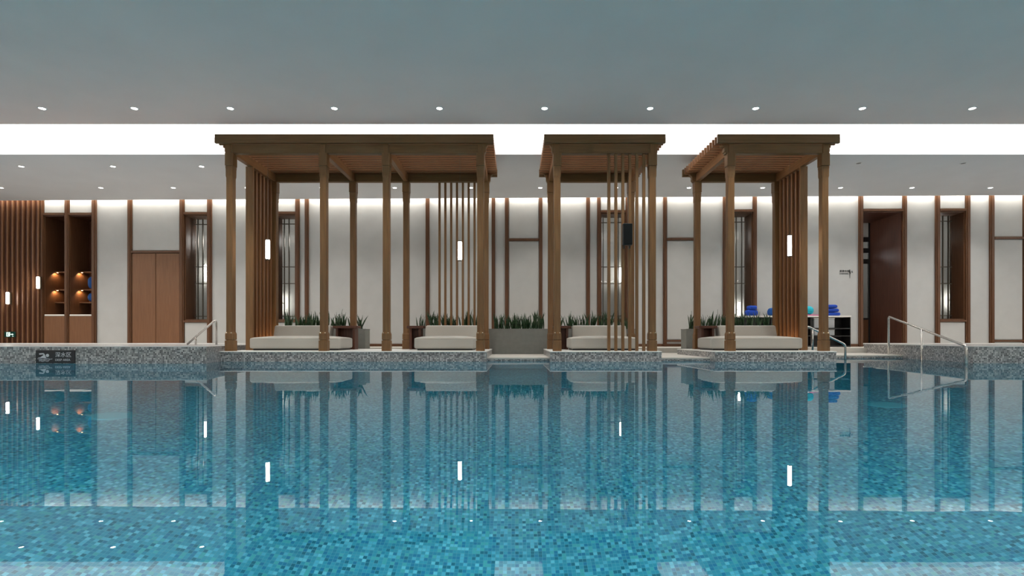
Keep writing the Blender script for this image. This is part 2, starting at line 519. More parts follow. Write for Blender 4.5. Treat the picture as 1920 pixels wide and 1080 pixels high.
bm = bmesh.new(); add_box(bm, 0, XR - 7.0, -0.10, -0.055, ZC - 0.004, ZC + 0.006); o = obj('stone_edge', bm, M['edge'], r2)
o.rotation_euler = (0, 0, math.atan2(-0.1, XR - 7.0)); o.location = (0, 0.085, 0)
bm = bmesh.new(); add_box(bm, 0, 3.38, -0.03, 0.01, ZC - 0.004, ZC + 0.006); o = obj('stone_edge', bm, M['edge'], r2)
o.rotation_euler = (0, 0, math.atan2(3.30, 0.70))
# tub rims on the curbs: pale line at the back
bm = bmesh.new(); add_box(bm, XL, -5.47, 11.86, 11.93, ZC - 0.01, ZC + 0.02)
struct(obj('trim_61', bm, M['edge']), 'pale stone rim at the back of the deep area curb', 'rim')
bm = bmesh.new(); add_box(bm, 7.78, XR, 11.86, 11.93, ZC - 0.01, ZC + 0.02)
struct(obj('trim_62', bm, M['edge']), 'pale stone rim at the back of the curb with the long handrail', 'rim')

# water: one sheet cut to the shore line
shore = [(XL, 0.4215), (XR, 0.4215), (XR, 8.05), (7.0, 8.15), (7.445, 10.25), (PL[3][1], 10.25), (PL[3][1], YPF), (PL[3][0], YPF), (PL[3][0], 8.98),
         (PL[2][1], 8.98), (PL[2][1], YPF), (PL[2][0], YPF), (PL[2][0], 8.98), (PL[1][1], 8.98), (PL[1][1], YPF), (-4.84, YPF), (-4.66, 8.05), (XL, 8.05)]
bm = bmesh.new()
f = bm.faces.new([bm.verts.new((x, y, 0)) for x, y in shore])
bmesh.ops.triangulate(bm, faces=[f])
water = obj('pool_water', bm, M['water'])
tag(water, 'still clear turquoise water filling the mosaic swimming pool', 'water', kind='stuff')

# side and camera-side walls
for nm, x0, x1, lb in (('wall_left', XL - 0.2, XL, 'plain wall closing the hall beyond the slatted wall'), ('wall_right', XR, XR + 0.2, 'plain wall closing the hall beyond the last framed panel')):
    bm = bmesh.new(); add_box(bm, x0, x1, YB, 16.2, POOL_D, 4.6)
    struct(obj(nm, bm, M['plaster']), lb, 'wall')
bm = bmesh.new(); add_box(bm, XL, XR, YB - 0.2, YB, -0.1, 4.6)
struct(obj('wall_front', bm, M['plaster']), 'plain wall on the far side of the pool facing the pavilions', 'wall')

# ceilings with the luminous slot between them
YS0, YS1 = 8.745, 10.19
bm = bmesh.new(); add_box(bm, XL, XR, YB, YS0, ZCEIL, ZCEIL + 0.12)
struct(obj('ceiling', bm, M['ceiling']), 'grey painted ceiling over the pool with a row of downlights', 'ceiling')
c, s = math.cos(RZ), math.sin(RZ)
def on_wall(u, v): p = WALL @ Vector((u, v, 0)); return (p.x, p.y)
GAP = 0.30
e0, e1 = on_wall(-15.3, -GAP), on_wall(15.3, -GAP)
bm = bmesh.new(); add_prism(bm, [(XL, YS1), (XR, YS1), (XR, e1[1]), (XL, e0[1])], ZCEIL, ZCEIL + 0.10)
struct(obj('ceiling_rear', bm, M['ceiling2']), 'lower grey ceiling strip between the light slot and the panelled wall', 'ceiling')
bm = bmesh.new()
add_box(bm, XL, XR, YS0 - 0.02, YS0, ZCEIL + 0.12, 4.36)
add_box(bm, XL, XR, YS1 + 0.25, YS1 + 0.27, ZCEIL + 0.10, 4.36)
add_box(bm, XL, XR, YS0, YS1 + 0.25, 4.36, 4.38)
struct(obj('ceiling_recess', bm, M['cove']), 'white recess above the luminous slot over the pavilions', 'ceiling')
bm = bmesh.new(); add_box(bm, XL, XR, YS0 + 0.02, YS1 + 0.23, 4.30, 4.31)
tag(obj('light_panel', bm, M['slot']), 'long glowing white light panel in the ceiling slot above the pavilions', 'light panel')
bm = bmesh.new(); add_prism(bm, [(XL, YS1 + 0.27), (XR, YS1 + 0.27), (XR, 14.3), (XL, 14.3)], 4.38, 4.42)
struct(obj('ceiling_void', bm, M['cove']), 'upper slab closing the void over the lower ceiling strip', 'ceiling')
# warm strip washing down the rear wall
cv = lamp('wall_wash_strip', 'AREA', wall_loc(0, 4.06, -0.12), COVE_W, (1.0, 0.93, 0.82), shape='RECTANGLE', size=29.0, size_y=0.08)
cv.rotation_euler = (math.radians(10), 0, RZ)

# added unseen strips under the ceiling at the other three walls, for neutral light
for nm, loc, sx, rot in (('wall_wash_strip', (XL + 0.10, 3.0, ZCEIL - 0.02), 15.0, (0, 0, math.pi / 2)), ('wall_wash_strip', (XR - 0.10, 3.0, ZCEIL - 0.02), 15.0, (0, 0, math.pi / 2)), ('wall_wash_strip', (0, YB + 0.10, ZCEIL - 0.02), 29.0, (0, 0, 0))):
    o = lamp(nm, 'AREA', loc, COVE_W * 3.6 * sx / 29.0, (1.0, 0.93, 0.82), shape='RECTANGLE', size=sx, size_y=0.07)
    o.rotation_euler = rot
# ------------------------------------------------------------------ rear wall
ZH, ZS = 3.575, 0.84       # window head and sill
wins = [(346.5, 390), (513, 555), (1125.5, 1173), (1362, 1411), (1760.5, 1809)]
opens = []
for a, b in wins: opens.append((WU(a), WU(b), ZS, ZH))
NU0, NUM0, NUM1, NU1 = WU(82.5), WU(124.5), WU(130.5), WU(175)
ZNT = WZ(128, 404)
opens.append((NU0, NU1, ZP, ZNT))
DU0, DU1, ZDT = WU(1616.5), WU(1691.5), ZH
opens.append((DU0, DU1, ZP, ZDT))
opens.sort()
bm = bmesh.new()
u = -15.35
for a, b, z0, z1 in opens:
    add_box(bm, u, a, 0, 0.12, -0.2, 4.36)
    add_box(bm, a, b, 0, 0.12, z1, 4.36)
    add_box(bm, a, b, 0, 0.12, -0.2, z0)
    u = b
add_box(bm, u, 15.35, 0, 0.12, -0.2, 4.36)
wall = wstruct('wall_back', bm, M['plaster'], 'pale plaster rear wall with wooden trims, windows and doors', 'wall')
# vertical trims
trims = [(79.5, 83.5), (123.5, 131), (174, 182), (241, 248.5), (338.5, 346.5), (390, 398), (505, 513), (555, 562.5), (572.5, 579.5), (798.5, 805.5), (922, 928.5),
         (946.8, 953.8), (1010.5, 1017), (1099, 1106), (1119.5, 1125.5), (1173, 1180), (1243, 1249.5), (1301.5, 1308), (1355, 1362), (1411, 1418),
         (1609, 1616.5), (1691.5, 1698.5), (1752.5, 1760.5), (1809, 1817), (1854, 1862), (1916.8, 1924)]
tl = ['beside the slatted wall', 'between the two towel niches', 'right of the blue towel niche', 'left of the wooden double doors', 'between the double doors and a window',
      'on the far side of the window beside the double doors', 'left of the window behind the long pavilion', 'right of the window behind the long pavilion', 'paired beside the window trim in the long pavilion',
      'behind the hanging lamp of the long pavilion', 'behind the long pavilion end post', 'on the left of the framed panel above the centre planter', 'on the right of the framed panel above the centre planter',
      'behind the middle pavilion daybed', 'left of the window behind the speaker', 'right of the window behind the speaker', 'on the left of the framed panel between two pavilions', 'on the right of the framed panel between two pavilions',
      'left of the window behind the blue towels', 'right of the window behind the blue towels', 'left of the open doorway', 'right of the open doorway', 'left of the window beyond the doorway', 'right of the window beyond the doorway',
      'left of the last framed panel', 'right of the last framed panel']
for i, ((a, b), lb) in enumerate(zip(trims, tl)):
    w = WU(b) - WU(a)
    bm = bmesh.new()
    add_box(bm, 0, w, -0.045, 0.0, 0, 4.3 - ZP)
    add_box(bm, w * 0.28, w * 0.72, -0.062, -0.045, 0, 4.3 - ZP)
    wstruct('trim_%d' % (i + 1), bm, M['trim'], 'brown wooden wall strip ' + lb, 'trim', WU(a), ZP)
# framed panels and rails as pieces of the wall
def wpanel(px0, px1, z0, z1, proud=0.02):
    box('wall_panel', M['panel'], wall, WU(px0), WU(px1), -proud, 0.0, z0, z1, 0.004)
def wrail(px0, px1, z0, z1, proud=0.05):
    box('rail', M['trim'], wall, WU(px0), WU(px1), -proud, 0.0, z0, z1, 0.003)
ZRM = WZ(966, 450)
for a, b in ((953.8, 1010.5), (1249.5, 1301.5), (1862, 1916.8)):
    wrail(a, b, ZRM - 0.03, ZRM + 0.03)
    wpanel(a + 1, b - 1, ZRM + 0.045, 4.2)
    wpanel(a + 1, b - 1, 0.35, ZRM - 0.045)
    wrail(a, b, 0.29, 0.335)
for a, b in wins:
    wrail(a, b, ZH, ZH + 0.055); wrail(a, b, ZS - 0.05, ZS)
    wpanel(a + 1, b - 1, ZH + 0.07, 4.2); wpanel(a + 1, b - 1, ZP + 0.02, ZS - 0.065)
wrail(1616.5, 1691.5, ZDT, ZDT + 0.055); wpanel(1618, 1690, ZDT + 0.07, 4.2)
for a, b in ((83.5, 123.5), (131, 174)):
    wrail(a, b, ZNT, ZNT + 0.055); wpanel(a + 1, b - 1, ZNT + 0.07, 4.2)
ZDD = WZ(294, 474.5)
wrail(248.5, 338.5, ZDD, ZDD + 0.055); wpanel(250, 337, ZDD + 0.07, 4.2)
# skirting where the wall meets the deck between trims
n = 0
for a, b in ((182, 241), (398, 505), (579.5, 798.5), (805.5, 922), (928.5, 946.8), (953.8, 1010.5), (1017, 1099), (1180, 1243), (1249.5, 1301.5), (1418, 1609), (1698.5, 1752.5), (1817, 1854)):
    n += 1
    bm = bmesh.new(); add_box(bm, 0, WU(b) - WU(a), -0.02, 0, 0, 0.07)
    wstruct('baseboard_%d' % n, bm, M['trim'], 'low brown wooden skirting along the plaster wall, stretch %s' % ['by the double doors', 'left of the long pavilion', 'behind the long pavilion', 'behind the seven wooden bars', 'behind the long pavilion end post', 'behind the centre planter', 'behind the middle pavilion daybed', 'right of the speaker', 'under the framed panel between pavilions', 'behind the towel counter', 'right of the open doorway', 'under the last plain wall field'][n - 1], 'skirting', WU(a), ZP)

# windows: deep wooden reveal, lattice, glass
ND = 0.38
wlab = ['beside the double doors', 'behind the long pavilion screen', 'behind the bars with the speaker', 'behind the blue towels', 'right of the open doorway']
for i, (a, b) in enumerate(wins):
    u0, u1 = WU(a), WU(b); w = u1 - u0; hgt = ZH - ZS
    r = wthing('window_%d' % (i + 1), 'tall narrow lattice window with deep brown reveal ' + wlab[i], 'window', u0, ZS, kind='structure')
    bm = bmesh.new()
    t = 0.03
    add_box(bm, 0, t, 0, ND + 0.06, 0, hgt); add_box(bm, w - t, w, 0, ND + 0.06, 0, hgt)
    add_box(bm, t, w - t, 0, ND + 0.06, 0, t); add_box(bm, t, w - t, 0, ND + 0.06, hgt - t, hgt)
    fr = obj('window_frame', bm, M['trim'], r)
    box('pane', M['glass'], r, t, w - t, ND + 0.012, ND + 0.018, t, hgt - t)
    f0 = t; fw = w - 2 * t; bw = 0.022
    zz = [0.15, hgt - 0.95 - 0.42 - 0.05, hgt - 0.95 - 0.05 + 0.02, hgt - 0.20]
    zz = [0.12, WZ(a, 529) - ZS, WZ(a, 497) - ZS, hgt - 0.17]
    for z in zz: box('lattice_bar', M['bronze'], r, t, w - t, ND - 0.02, ND + 0.010, z - bw / 2, z + bw / 2)
    for q in (0.16, 0.40, 0.84):
        x = t + fw * (q if i < 3 else 1 - q)
        box('lattice_bar', M['bronze'], r, x - bw / 2, x + bw / 2, ND - 0.028, ND + 0.004, t, hgt - t)

# corridor behind the windows and the doorway
cor_v = 1.9
bm = bmesh.new(); add_box(bm, -15.3, 15.3, cor_v, cor_v + 0.1, 0, 4.3)
wstruct('wall_corridor', bm, M['corridor'], 'grey corridor wall seen through the lattice windows', 'wall')
bm = bmesh.new(); add_box(bm, -15.3, 15.3, 0.12, cor_v, 4.0, 4.1)
wstruct('ceiling_corridor', bm, M['corridor'], 'corridor ceiling behind the lattice windows', 'ceiling')
# lamps glowing behind the glass
clab = ['small tube lamp glowing behind the window beside the double doors', 'tube lamp glowing low behind the window inside the long pavilion',
        'tube lamp glowing behind the window under the speaker', 'lamp glowing low behind the window near the blue towels', 'lamp glowing low behind the window right of the doorway']
for i, (px, py, hh) in enumerate(((385, 512, 0.46), (527, 568, 0.46), (1164, 514, 0.42), (1386, 580, 0.40), (1787, 562, 0.42))):
    v = cor_v - 0.16
    u = WU(px, v); z = WZ(px, py, v)
    r = wthing('corridor_lamp', clab[i], 'lamp', u, z - hh / 2, v)
    bm = bmesh.new(); add_lathe(bm, [(0.026, 0), (0.03, 0.015), (0.03, hh - 0.015), (0.026, hh)], 14); obj('glow_tube', bm, M['lampw'], r, smooth=True)
    bm = bmesh.new(); add_tube(bm, [(0, 0.028, hh / 2), (0, cor_v - v - 0.003, hh / 2)], 0.012, 8); obj('arm', bm, M['bronze'], r)
    for su in (-1.1, 1.1):
        lamp('corridor_fill', 'POINT', (su, -0.7, 3.3 - z), 16.0, (1, 0.95, 0.9), r, shadow_soft_size=0.12)

# double doors
r = wthing('door_1', 'pair of tall plain brown wooden doors', 'door', WU(248.5), ZP, kind='structure')
w = WU(338.5) - WU(248.5); h = ZDD - ZP
bm = bmesh.new(); add_box(bm, 0, w, -0.004, 0, 0, h); obj('shadow_gap', bm, M['black'], r)
for k in (0, 1):
    x0 = 0.012 + k * (w / 2 - 0.006); x1 = x0 + w / 2 - 0.018
    box('door_leaf', M['door'], r, x0, x1, -0.03, -0.004, 0.01, h - 0.012, 0.004)
# open doorway with deep wooden passage
dw = DU1 - DU0; dh = ZDT - ZP; dd = 1.25
r = wthing('door_2', 'tall open doorway with deep dark brown wooden sides', 'door', DU0, ZP, kind='structure')
box('jamb', M['darkwood'], r, -0.03, 0.02, 0, 0.16, 0, dh)
box('side_panel', M['darkwood'], r, dw - 0.03, dw, 0, dd, 0, dh)
box('soffit', M['darkwood'], r, 0.02, dw - 0.03, 0, dd, dh - 0.03, dh)
box('door_frame', M['black'], r, dw - 0.075, dw - 0.03, dd - 0.05, dd, 0, dh - 0.03)
box('head_panel', M['corridor'], r, 0.0, dw - 0.075, dd - 0.04, dd - 0.01, dh - 0.42, dh - 0.03)
box('glass_door', M['glass'], r, 0.05, dw - 0.075, dd - 0.03, dd - 0.015, 0.75, dh - 0.55)
box('lower_panel', M['trim'], r, 0.0, dw - 0.075, dd - 0.04, dd - 0.01, 0.02, 0.72)
for z in (0.72, dh - 0.55, dh - 0.85, dh - 1.15):
    box('cross_bar', M['black'], r, 0.0, dw - 0.075, dd - 0.05, dd - 0.01, z, z + (0.13 if z > 1 else 0.05))
lamp('passage_glow', 'POINT', (0.1, dd + 0.45, 2.6), 10.0, (0.95, 0.97, 1), r, shadow_soft_size=0.1)

# towel niches
def niche(px0, px1, label, group):
    u0, u1 = WU(px0), WU(px1); w = u1 - u0; h = ZNT - ZP; d = 0.62
    r = wthing('towel_niche', label, 'cabinet', u0, ZP)
    z_of = lambda py: WZ((px0 + px1) / 2, py) - ZP
    zc = z_of(592.5)
    t = 0.022
    box('side_board', M['trim'], r, 0, t, 0.0, d, 0, h); box('side_board', M['trim'], r, w - t, w, 0.0, d, 0, h)
    box('top_board', M['darkwood'], r, t, w - t, 0.0, d, h - t, h)
    box('back_board', M['darkwood'], r, t, w - t, d - 0.02, d, zc, h - t)
    box('counter', M['counter'], r, t, w - t, -0.03, d - 0.02, zc, zc + 0.04, 0.004)
    body = box('base_body', M['darkwood'], r, t, w - t, 0.0, d - 0.02, 0, zc)
    box('cabinet_door', M['door'], r, 0.008, w - 0.008, -0.028, -0.002, 0.01, zc - 0.01, 0.004)
    for k, py in enumerate((507.5, 541.5, 566)):
        z = z_of(py)
        sh = box('shelf', M['door'], r, t, w - t, 0.28, d - 0.02, z - 0.013, z + 0.013)
        if k < 2:
            bm = bmesh.new(); add_lathe(bm, [(0.018, z - 0.022), (0.02, z - 0.0135)], 12, 0.075, 0.30)
            obj('spot_lens', bm, M['led'], sh)
            l = lamp('niche_spot', 'SPOT', (0.085, 0.27, z - 0.03), 7.0, (1, 0.64, 0.34), r, spot_size=math.radians(140), spot_blend=0.7, shadow_soft_size=0.015)
            l.rotation_euler = (math.radians(12), math.radians(25), 0)
    return r, u0, w, z_of
niche(83.5, 124, 'empty lit wooden shelf niche beside the slatted wall', None)
r, u0, w, z_of = niche(130.5, 174.5, 'lit wooden shelf niche holding rolled blue towels', None)
for py0, py1, lb in ((541.5, 514, 'rolled navy blue towel on the upper lit niche shelf'), (566, 546, 'rolled navy blue towel on the lower lit niche shelf')):
    z0 = z_of(py0) + ZP + 0.014; z1 = z_of(py1) + ZP
    R = (z1 - z0) / 2
    bm = bmesh.new()
    add_rounded(bm, w - 0.46, w - 0.15, 0.30, 0.57, 0, z1 - z0, R * 0.95, n=8)
    o = obj('rolled_towel', bm, M['navy'], None, wall_loc(u0, z0), RZ)
    tag(o, lb, 'towel', 'rolled towels in the niche')

# slatted wall
us0, us1 = -15.0, WU(79.5)
r = wthing('slatted_wall', 'dark brown wall of tall narrow vertical wooden slats', 'wall panel', us0, ZP)
box('backing', M['darkwood'], r, 0, us1 - us0, -0.02, 0, 0, 4.25 - ZP)
px = 75.5
bm = bmesh.new(); add_box(bm, -0.018, 0.018, -0.07, -0.02, 0, 4.25 - ZP); sm = mesh(bm, 'slat'); sm.materials.append(M['door'])
k = 0
while px > -180:
    obj('slat', sm, None, r, (WU(px) - us0, 0, 0)); px -= 9.55
# wall lamps on the slats
def tube_lamp(name, label, loc, hh, rad, rotz=0.0, cord=0.0, watts=0.0, plate=False, group=None):
    r = thing(name, label, 'lamp', loc, rotz, group)
    bm = bmesh.new(); add_lathe(bm, [(rad * 0.85, 0), (rad, 0.012), (rad, hh - 0.012), (rad * 0.85, hh)], 16); obj('glow_tube', bm, M['lampw'], r, smooth=True)
    for z0, z1 in ((-0.014, 0.002), (hh - 0.002, hh + 0.014)):
        bm = bmesh.new(); add_lathe(bm, [(rad * 1.08, z0), (rad * 1.08, z1)], 16); obj('end_cap', bm, M['bronze'], r, smooth=True)
    if cord:
        bm = bmesh.new(); add_tube(bm, [(0, 0, hh + 0.01), (0, 0, hh + cord)], 0.0025, 6); obj('cord', bm, M['bronze'], r)
    if plate:
        box('back_plate', M['bronze'], r, -0.03, 0.03, rad, rad + 0.05, -0.01, hh + 0.01)
    return r
for px, py, lb in ((14, 559, 'small glowing tube lamp on the slatted wall above the exit sign'), (71, 530, 'small glowing tube lamp on the slatted wall beside the niches')):
    v = -0.175
    tube_lamp('wall_lamp', lb, wall_loc(WU(px, v), WZ(px, py, v) - 0.15, v), 0.30, 0.028, RZ, plate=True, watts=5.0)
# exit sign
v = -0.13
r = wthing('exit_sign', 'small dark green exit sign with white running figure and arrow on slats', 'sign', WU(17.5, v), WZ(17, 627, v), v)
box('plate', M['exitg'], r, -0.135, 0.14, 0, 0.03, -0.072, 0.072, 0.004)
e = 0.003
bm = bmesh.new()     # running figure in a doorway, then the arrow
for x0, x1, z0, z1 in ((-0.075, -0.055, -0.055, 0.055), (-0.055, 0.02, 0.038, 0.055), (0.005, 0.02, -0.02, 0.04), (-0.035, -0.005, -0.01, 0.025), (-0.02, 0.015, -0.05, -0.01), (-0.045, -0.02, -0.055, -0.03)):
    add_box(bm, x0, x1, -e, 0, z0, z1)
obj('figure_mark', bm, M['exitw'], r)
bm = bmesh.new()
add_box(bm, 0.03, 0.075, -e, 0, -0.006, 0.008)
add_profile(bm, [(0.07, -0.02), (0.115, 0.001), (0.07, 0.022)], -e, 0)
add_box(bm, 0.075, 0.11, -e, 0, -0.052, -0.04)
obj('arrow_mark', bm, M['exitw'], r)
# changing room sign painted on the wall
v = -0.004
r = wthing('wall_sign', 'small black lettering and standing figure sign on the wall above the towels', 'sign', WU(1574), WZ(1585, 513, 0), v)
o = obj('lettering', text_mesh('男更衣室', 0.062), M['ink'], r); o.location = (0, 0, 0.038)
o = obj('lettering', text_mesh('CHANGING', 0.042), M['ink'], r); o.location = (0, 0, -0.018)
bm = bmesh.new()
add_profile(bm, [(0.245, 0.10), (0.262, 0.10), (0.268, 0.06), (0.275, 0.045), (0.275, 0.0), (0.264, -0.02), (0.258, -0.12), (0.252, -0.12), (0.246, 0.0), (0.240, 0.05)], -0.003, 0.0)
add_profile(bm, [(0.295, 0.03), (0.312, 0.085), (0.320, 0.04), (0.335, 0.035), (0.33, 0.022)], -0.003, 0.0)
obj('figure_mark', bm, M['ink'], r)

# ------------------------------------------------------------------ pavilions
ZB0, ZB1, ZF1 = 3.444, 3.60, 3.735       # beam bottom, beam top, roof top
def post_meshes(full):
    hs = ZB0
    bm = bmesh.new(); add_square_stack(bm, [(0.055, 0.02), (0.055, hs - ZP)], 0.008); shaft = mesh(bm, 'post')
    bm = bmesh.new(); add_square_stack(bm, [(0.070, 0.0), (0.070, 0.17), (0.067, 0.177)], 0.006); plinth = mesh(bm, 'plinth')
    bm = bmesh.new(); add_square_stack(bm, [(0.064, 0.186), (0.067, 0.192), (0.067, 0.285), (0.056, 0.318)], 0.008); collar = mesh(bm, 'collar')
    t = hs - ZP
    bm = bmesh.new(); add_square_stack(bm, [(0.056, t - 0.40), (0.061, t - 0.37), (0.062, t - 0.26), (0.066, t - 0.215)], 0.008); neck = mesh(bm, 'neck')
    bm = bmesh.new(); add_square_stack(bm, [(0.066, t - 0.205), (0.069, t - 0.2), (0.069, t)], 0.005); cap = mesh(bm, 'capital')
    for me in (shaft, plinth, collar, neck, cap): me.materials.append(M['wood'])
    bm = bmesh.new(); bmesh.ops.create_uvsphere(bm, u_segments=8, v_segments=6, radius=0.011); bolt = mesh(bm, 'bolt'); bolt.materials.append(M['brass'])
    return shaft, plinth, collar, neck, cap, bolt
PM = post_meshes(True)
def post(parent, x, y, front):
    p = obj('post', PM[0], None, parent, (x, y, ZP))
    for nm, me in zip(('plinth', 'collar', 'neck', 'capital'), PM[1:5]): obj(nm, me, None, p)
    if front:
        for sx in (-0.038, 0.038): obj('bolt', PM[5], None, p, (sx, -0.064, 0.302))
    bm = bmesh.new(); add_box(bm, -0.042, 0.042, -0.066, 0.066, ZB0 - ZP, ZB1 - ZP); obj('head_block', bm, M['wood'], p)
    return p
def pavilion(label, pxs, fx0, fx1, name='pavilion'):
    xs = [PXX(p, YF - 0.055) for p in pxs]
    x0, x1 = PXX(fx0, 8.78), PXX(fx1, 8.78)
    r = thing(name, label, 'pavilion', (0, 0, 0))
    for x in xs: post(r, x, YF, True)
    for x in xs: post(r, x, YR, False)
    # beams between the posts, front and rear
    for y in (YF, YR):
        cuts = [x0 + 0.10] + xs + [x1 - 0.10]
        for a, b in zip(cuts, cuts[1:]):
            aa = a + (0.042 if a in xs else 0); bb = b - (0.042 if b in xs else 0)
            if a in xs and b in xs:
                box('beam', M['woodx'], r, aa, bb, y - 0.045, y + 0.045, ZB0 + 0.004, ZB1 - 0.002, 0.004)
            else:      # stepped bracket at the end of the beam
                sgn = 1 if a in xs else -1
                xe = bb if sgn > 0 else aa; xi = aa if sgn > 0 else bb
                L = abs(xe - xi)
                pts = [(0, 0.0), (L * 0.45, 0.0), (L * 0.45, 0.02), (L * 0.62, 0.035), (L * 0.62, 0.10), (L * 0.72, 0.115), (L * 0.86, 0.12), (L, 0.145), (L, 0.156), (0, 0.156)]
                pts = [(xi + sgn * px_, ZB0 + pz_) for px_, pz_ in pts]
                if sgn < 0: pts = pts[::-1]
                bm = bmesh.new(); add_profile(bm, pts, y - 0.05, y + 0.05); obj('corbel', bm, M['wood'], r)
    for x in xs:      # cross beams from front to rear
        box('cross_beam', M['woody'], r, x - 0.04, x + 0.04, YF + 0.06, YR - 0.06, ZB0 + 0.004, ZB1 - 0.002, 0.004)
    y0, y1 = 8.755, 10.64
    box('fascia', M['woodx'], r, x0, x1, y0, y0 + 0.05, ZB1 - 0.012, ZF1, 0.005)
    box('fascia', M['woodx'], r, x0, x1, y1 - 0.05, y1, ZB1 - 0.012, ZF1, 0.005)
    n = 14
    bm = bmesh.new(); add_box(bm, x0 + 0.004, x1 - 0.004, -0.016, 0.016, ZB1, ZF1 - 0.004, 0.003); sm = mesh(bm, 'roof_slat'); sm.materials.append(M['slatw'])
    for k in range(n):
        y = y0 + 0.05 + (y1 - y0 - 0.10) * (k + 0.75) / (n + 0.5)
        obj('roof_slat', sm, None, r, (0, y, 0))
    return r, xs, x0, x1
def side_screen(r, x, y0, y1, n, z0=ZP):
    bm = bmesh.new(); add_box(bm, x - 0.066, x + 0.066, y0, y0 + 0.05, z0, ZB0, 0.004); s = obj('side_screen', bm, M['wood'], r)
    sg = 1 if x < 0 else -1
    box('backing', M['darkwood'], s, x - sg * 0.050, x - sg * 0.034, y0 + 0.05, y1, z0, ZB0)
    bm = bmesh.new(); add_box(bm, -0.019, 0.019, -0.027, 0.027, z0, ZB0, 0.003); me = mesh(bm, 'screen_slat'); me.materials.append(M['trim2'])
    step = (y1 - y0 - 0.08) / n
    for k in range(n):
        obj('screen_slat', me, None, s, (x - sg * 0.015, y0 + 0.05 + step * (k + 0.62), 0))
    sg = 1 if x < 0 else -1
    box('led_strip', M['ledsoft'], s, x + sg * 0.030, x + sg * 0.042, y0 + 0.1, y1 - 0.1, z0 + 0.004, z0 + 0.016)
    l = lamp('screen_uplight', 'AREA', (x + sg * 0.055, (y0 + y1) / 2, z0 + 0.06), 2.6, (1, 0.74, 0.48), r, shape='RECTANGLE', size=y1 - y0 - 0.1, size_y=0.02)
    l.rotation_euler = (math.pi, 0, 0); l.rotation_euler = (math.pi, math.radians(-12 * sg), math.pi / 2)
    return s
M['trim2'] = wood('screen_wood', (0.17, 0.075, 0.030), (0.24, 0.11, 0.046))
def bars(r, pxs, y, w, z0=ZP, z1=ZB0):
    bm = bmesh.new(); add_box(bm, -w / 2, w / 2, -w / 2, w / 2, z0, z1, 0.004); me = mesh(bm, 'screen_bar'); me.materials.append(M['wood'])
    for p in pxs: obj('screen_bar', me, None, r, (PXX(p, y), y, 0))

p1, xs1, a1, b1 = pavilion('long wooden slat-roofed pavilion on eight posts with two daybeds', [429.8, 605.6, 723.6, 900.6], 403.5, 925.5)
side_screen(p1, xs1[0], 9.50, YR - 0.06, 6)
bars(p1, [824.2 + 10.93 * k for k in range(7)], YR, 0.043)
p2, xs2, a2, b2 = pavilion('wooden slat-roofed pavilion with front bars and a black speaker', [1045, 1224], 1020, 1247.5)
bars(p2, [1141.5 + 13.1 * k for k in range(6)], YF, 0.048)
p3, xs3, a3, b3 = pavilion('wooden slat-roofed pavilion standing beside the towel counter', [1371.3, 1547.8], 1344.7, 1573.7)
side_screen(p3, xs3[1], 9.49, YR - 0.06, 6)

# hanging lamps
for px, py0, py1, lb in ((502, 450, 486, 'glowing tube lamp hanging before the side screen of the long pavilion'), (862.3, 453, 488, 'glowing tube lamp hanging before the seven bars of the long pavilion'), (1480.5, 442, 480, 'glowing tube lamp hanging in the pavilion beside the towel counter')):
    Y = 9.03
    z0, z1 = PZ(py1, Y), PZ(py0, Y)
    tube_lamp('pendant_lamp', lb, (PXX(px, Y), Y, z0), z1 - z0, 0.031, 0, cord=ZB1 - z1 - 0.004, watts=7.0)
# speaker on the front bars
Y = YF - 0.045
r = thing('speaker', 'slim black column speaker fixed to the front wooden bars', 'speaker', (PXX(1174.8, Y), Y, PZ(461, Y)))
hh = PZ(421, Y) - PZ(461, Y)
box('cabinet', M['black'], r, -0.077, 0.077, -0.11, -0.005, 0, hh, 0.01)
box('grille', M['grille'], r, -0.070, 0.070, -0.117, -0.109, 0.008, hh - 0.008, 0.004)
for sx in (-0.048, 0.048):
    bm = bmesh.new(); add_box(bm, sx - 0.012, sx + 0.012, -0.03, -0.002, -0.05, 0.0); obj('bracket', bm, M['black'], r)

# ------------------------------------------------------------------ daybeds
def daybed(label, sx0, sx1, bx0, bx1):
    yf, yb = 9.30, 10.02
    r = thing('daybed', label, 'daybed', ((sx0 + sx1) / 2, yf, ZP))
    ox, oy = (sx0 + sx1) / 2, yf
    box('base', M['black'], r, sx0 - ox + 0.05, sx1 - ox - 0.05, 0.05, yb - oy, 0, 0.035)
    bm = bmesh.new(); add_rounded(bm, sx0 - ox, sx1 - ox, 0, yb - oy, 0.03, 0.222, 0.035, crown=0.035, n=11)
    s = obj('seat_cushion', bm, M['fabric'], r)
    bm = bmesh.new()
    m_ = 0.018
    rim = [(sx0 - ox + 0.045, m_ * 0.3), (sx1 - ox - 0.045, m_ * 0.3), (sx1 - ox - m_ * 0.3, 0.05), (sx1 - ox - m_ * 0.3, yb - oy - 0.05)]
    add_tube(bm, [(sx0 - ox + m_ * 0.3, yb - oy - 0.05, 0.207), (sx0 - ox + m_ * 0.3, 0.05, 0.207)] + [(x, y, 0.207) for x, y in rim], 0.006, 6)
    obj('piping', bm, M['piping'], s)
    bm = bmesh.new(); add_rounded(bm, bx0 - ox, bx1 - ox, 10.06 - oy, 10.30 - oy, 0.19, 0.455, 0.028, n=9, lean=0.045)
    b = obj('backrest', bm, M['fabric2'], r)
    bm = bmesh.new(); add_tube(bm, [(bx0 - ox + 0.03, 10.075 - oy + 0.04, 0.447), (bx1 - ox - 0.03, 10.075 - oy + 0.04, 0.447)], 0.006, 6); obj('piping', bm, M['edge'], b)
    return r
daybed('wide pale grey upholstered daybed beside the side screen of the long pavilion', -4.64, -3.05, -4.56, -3.50)
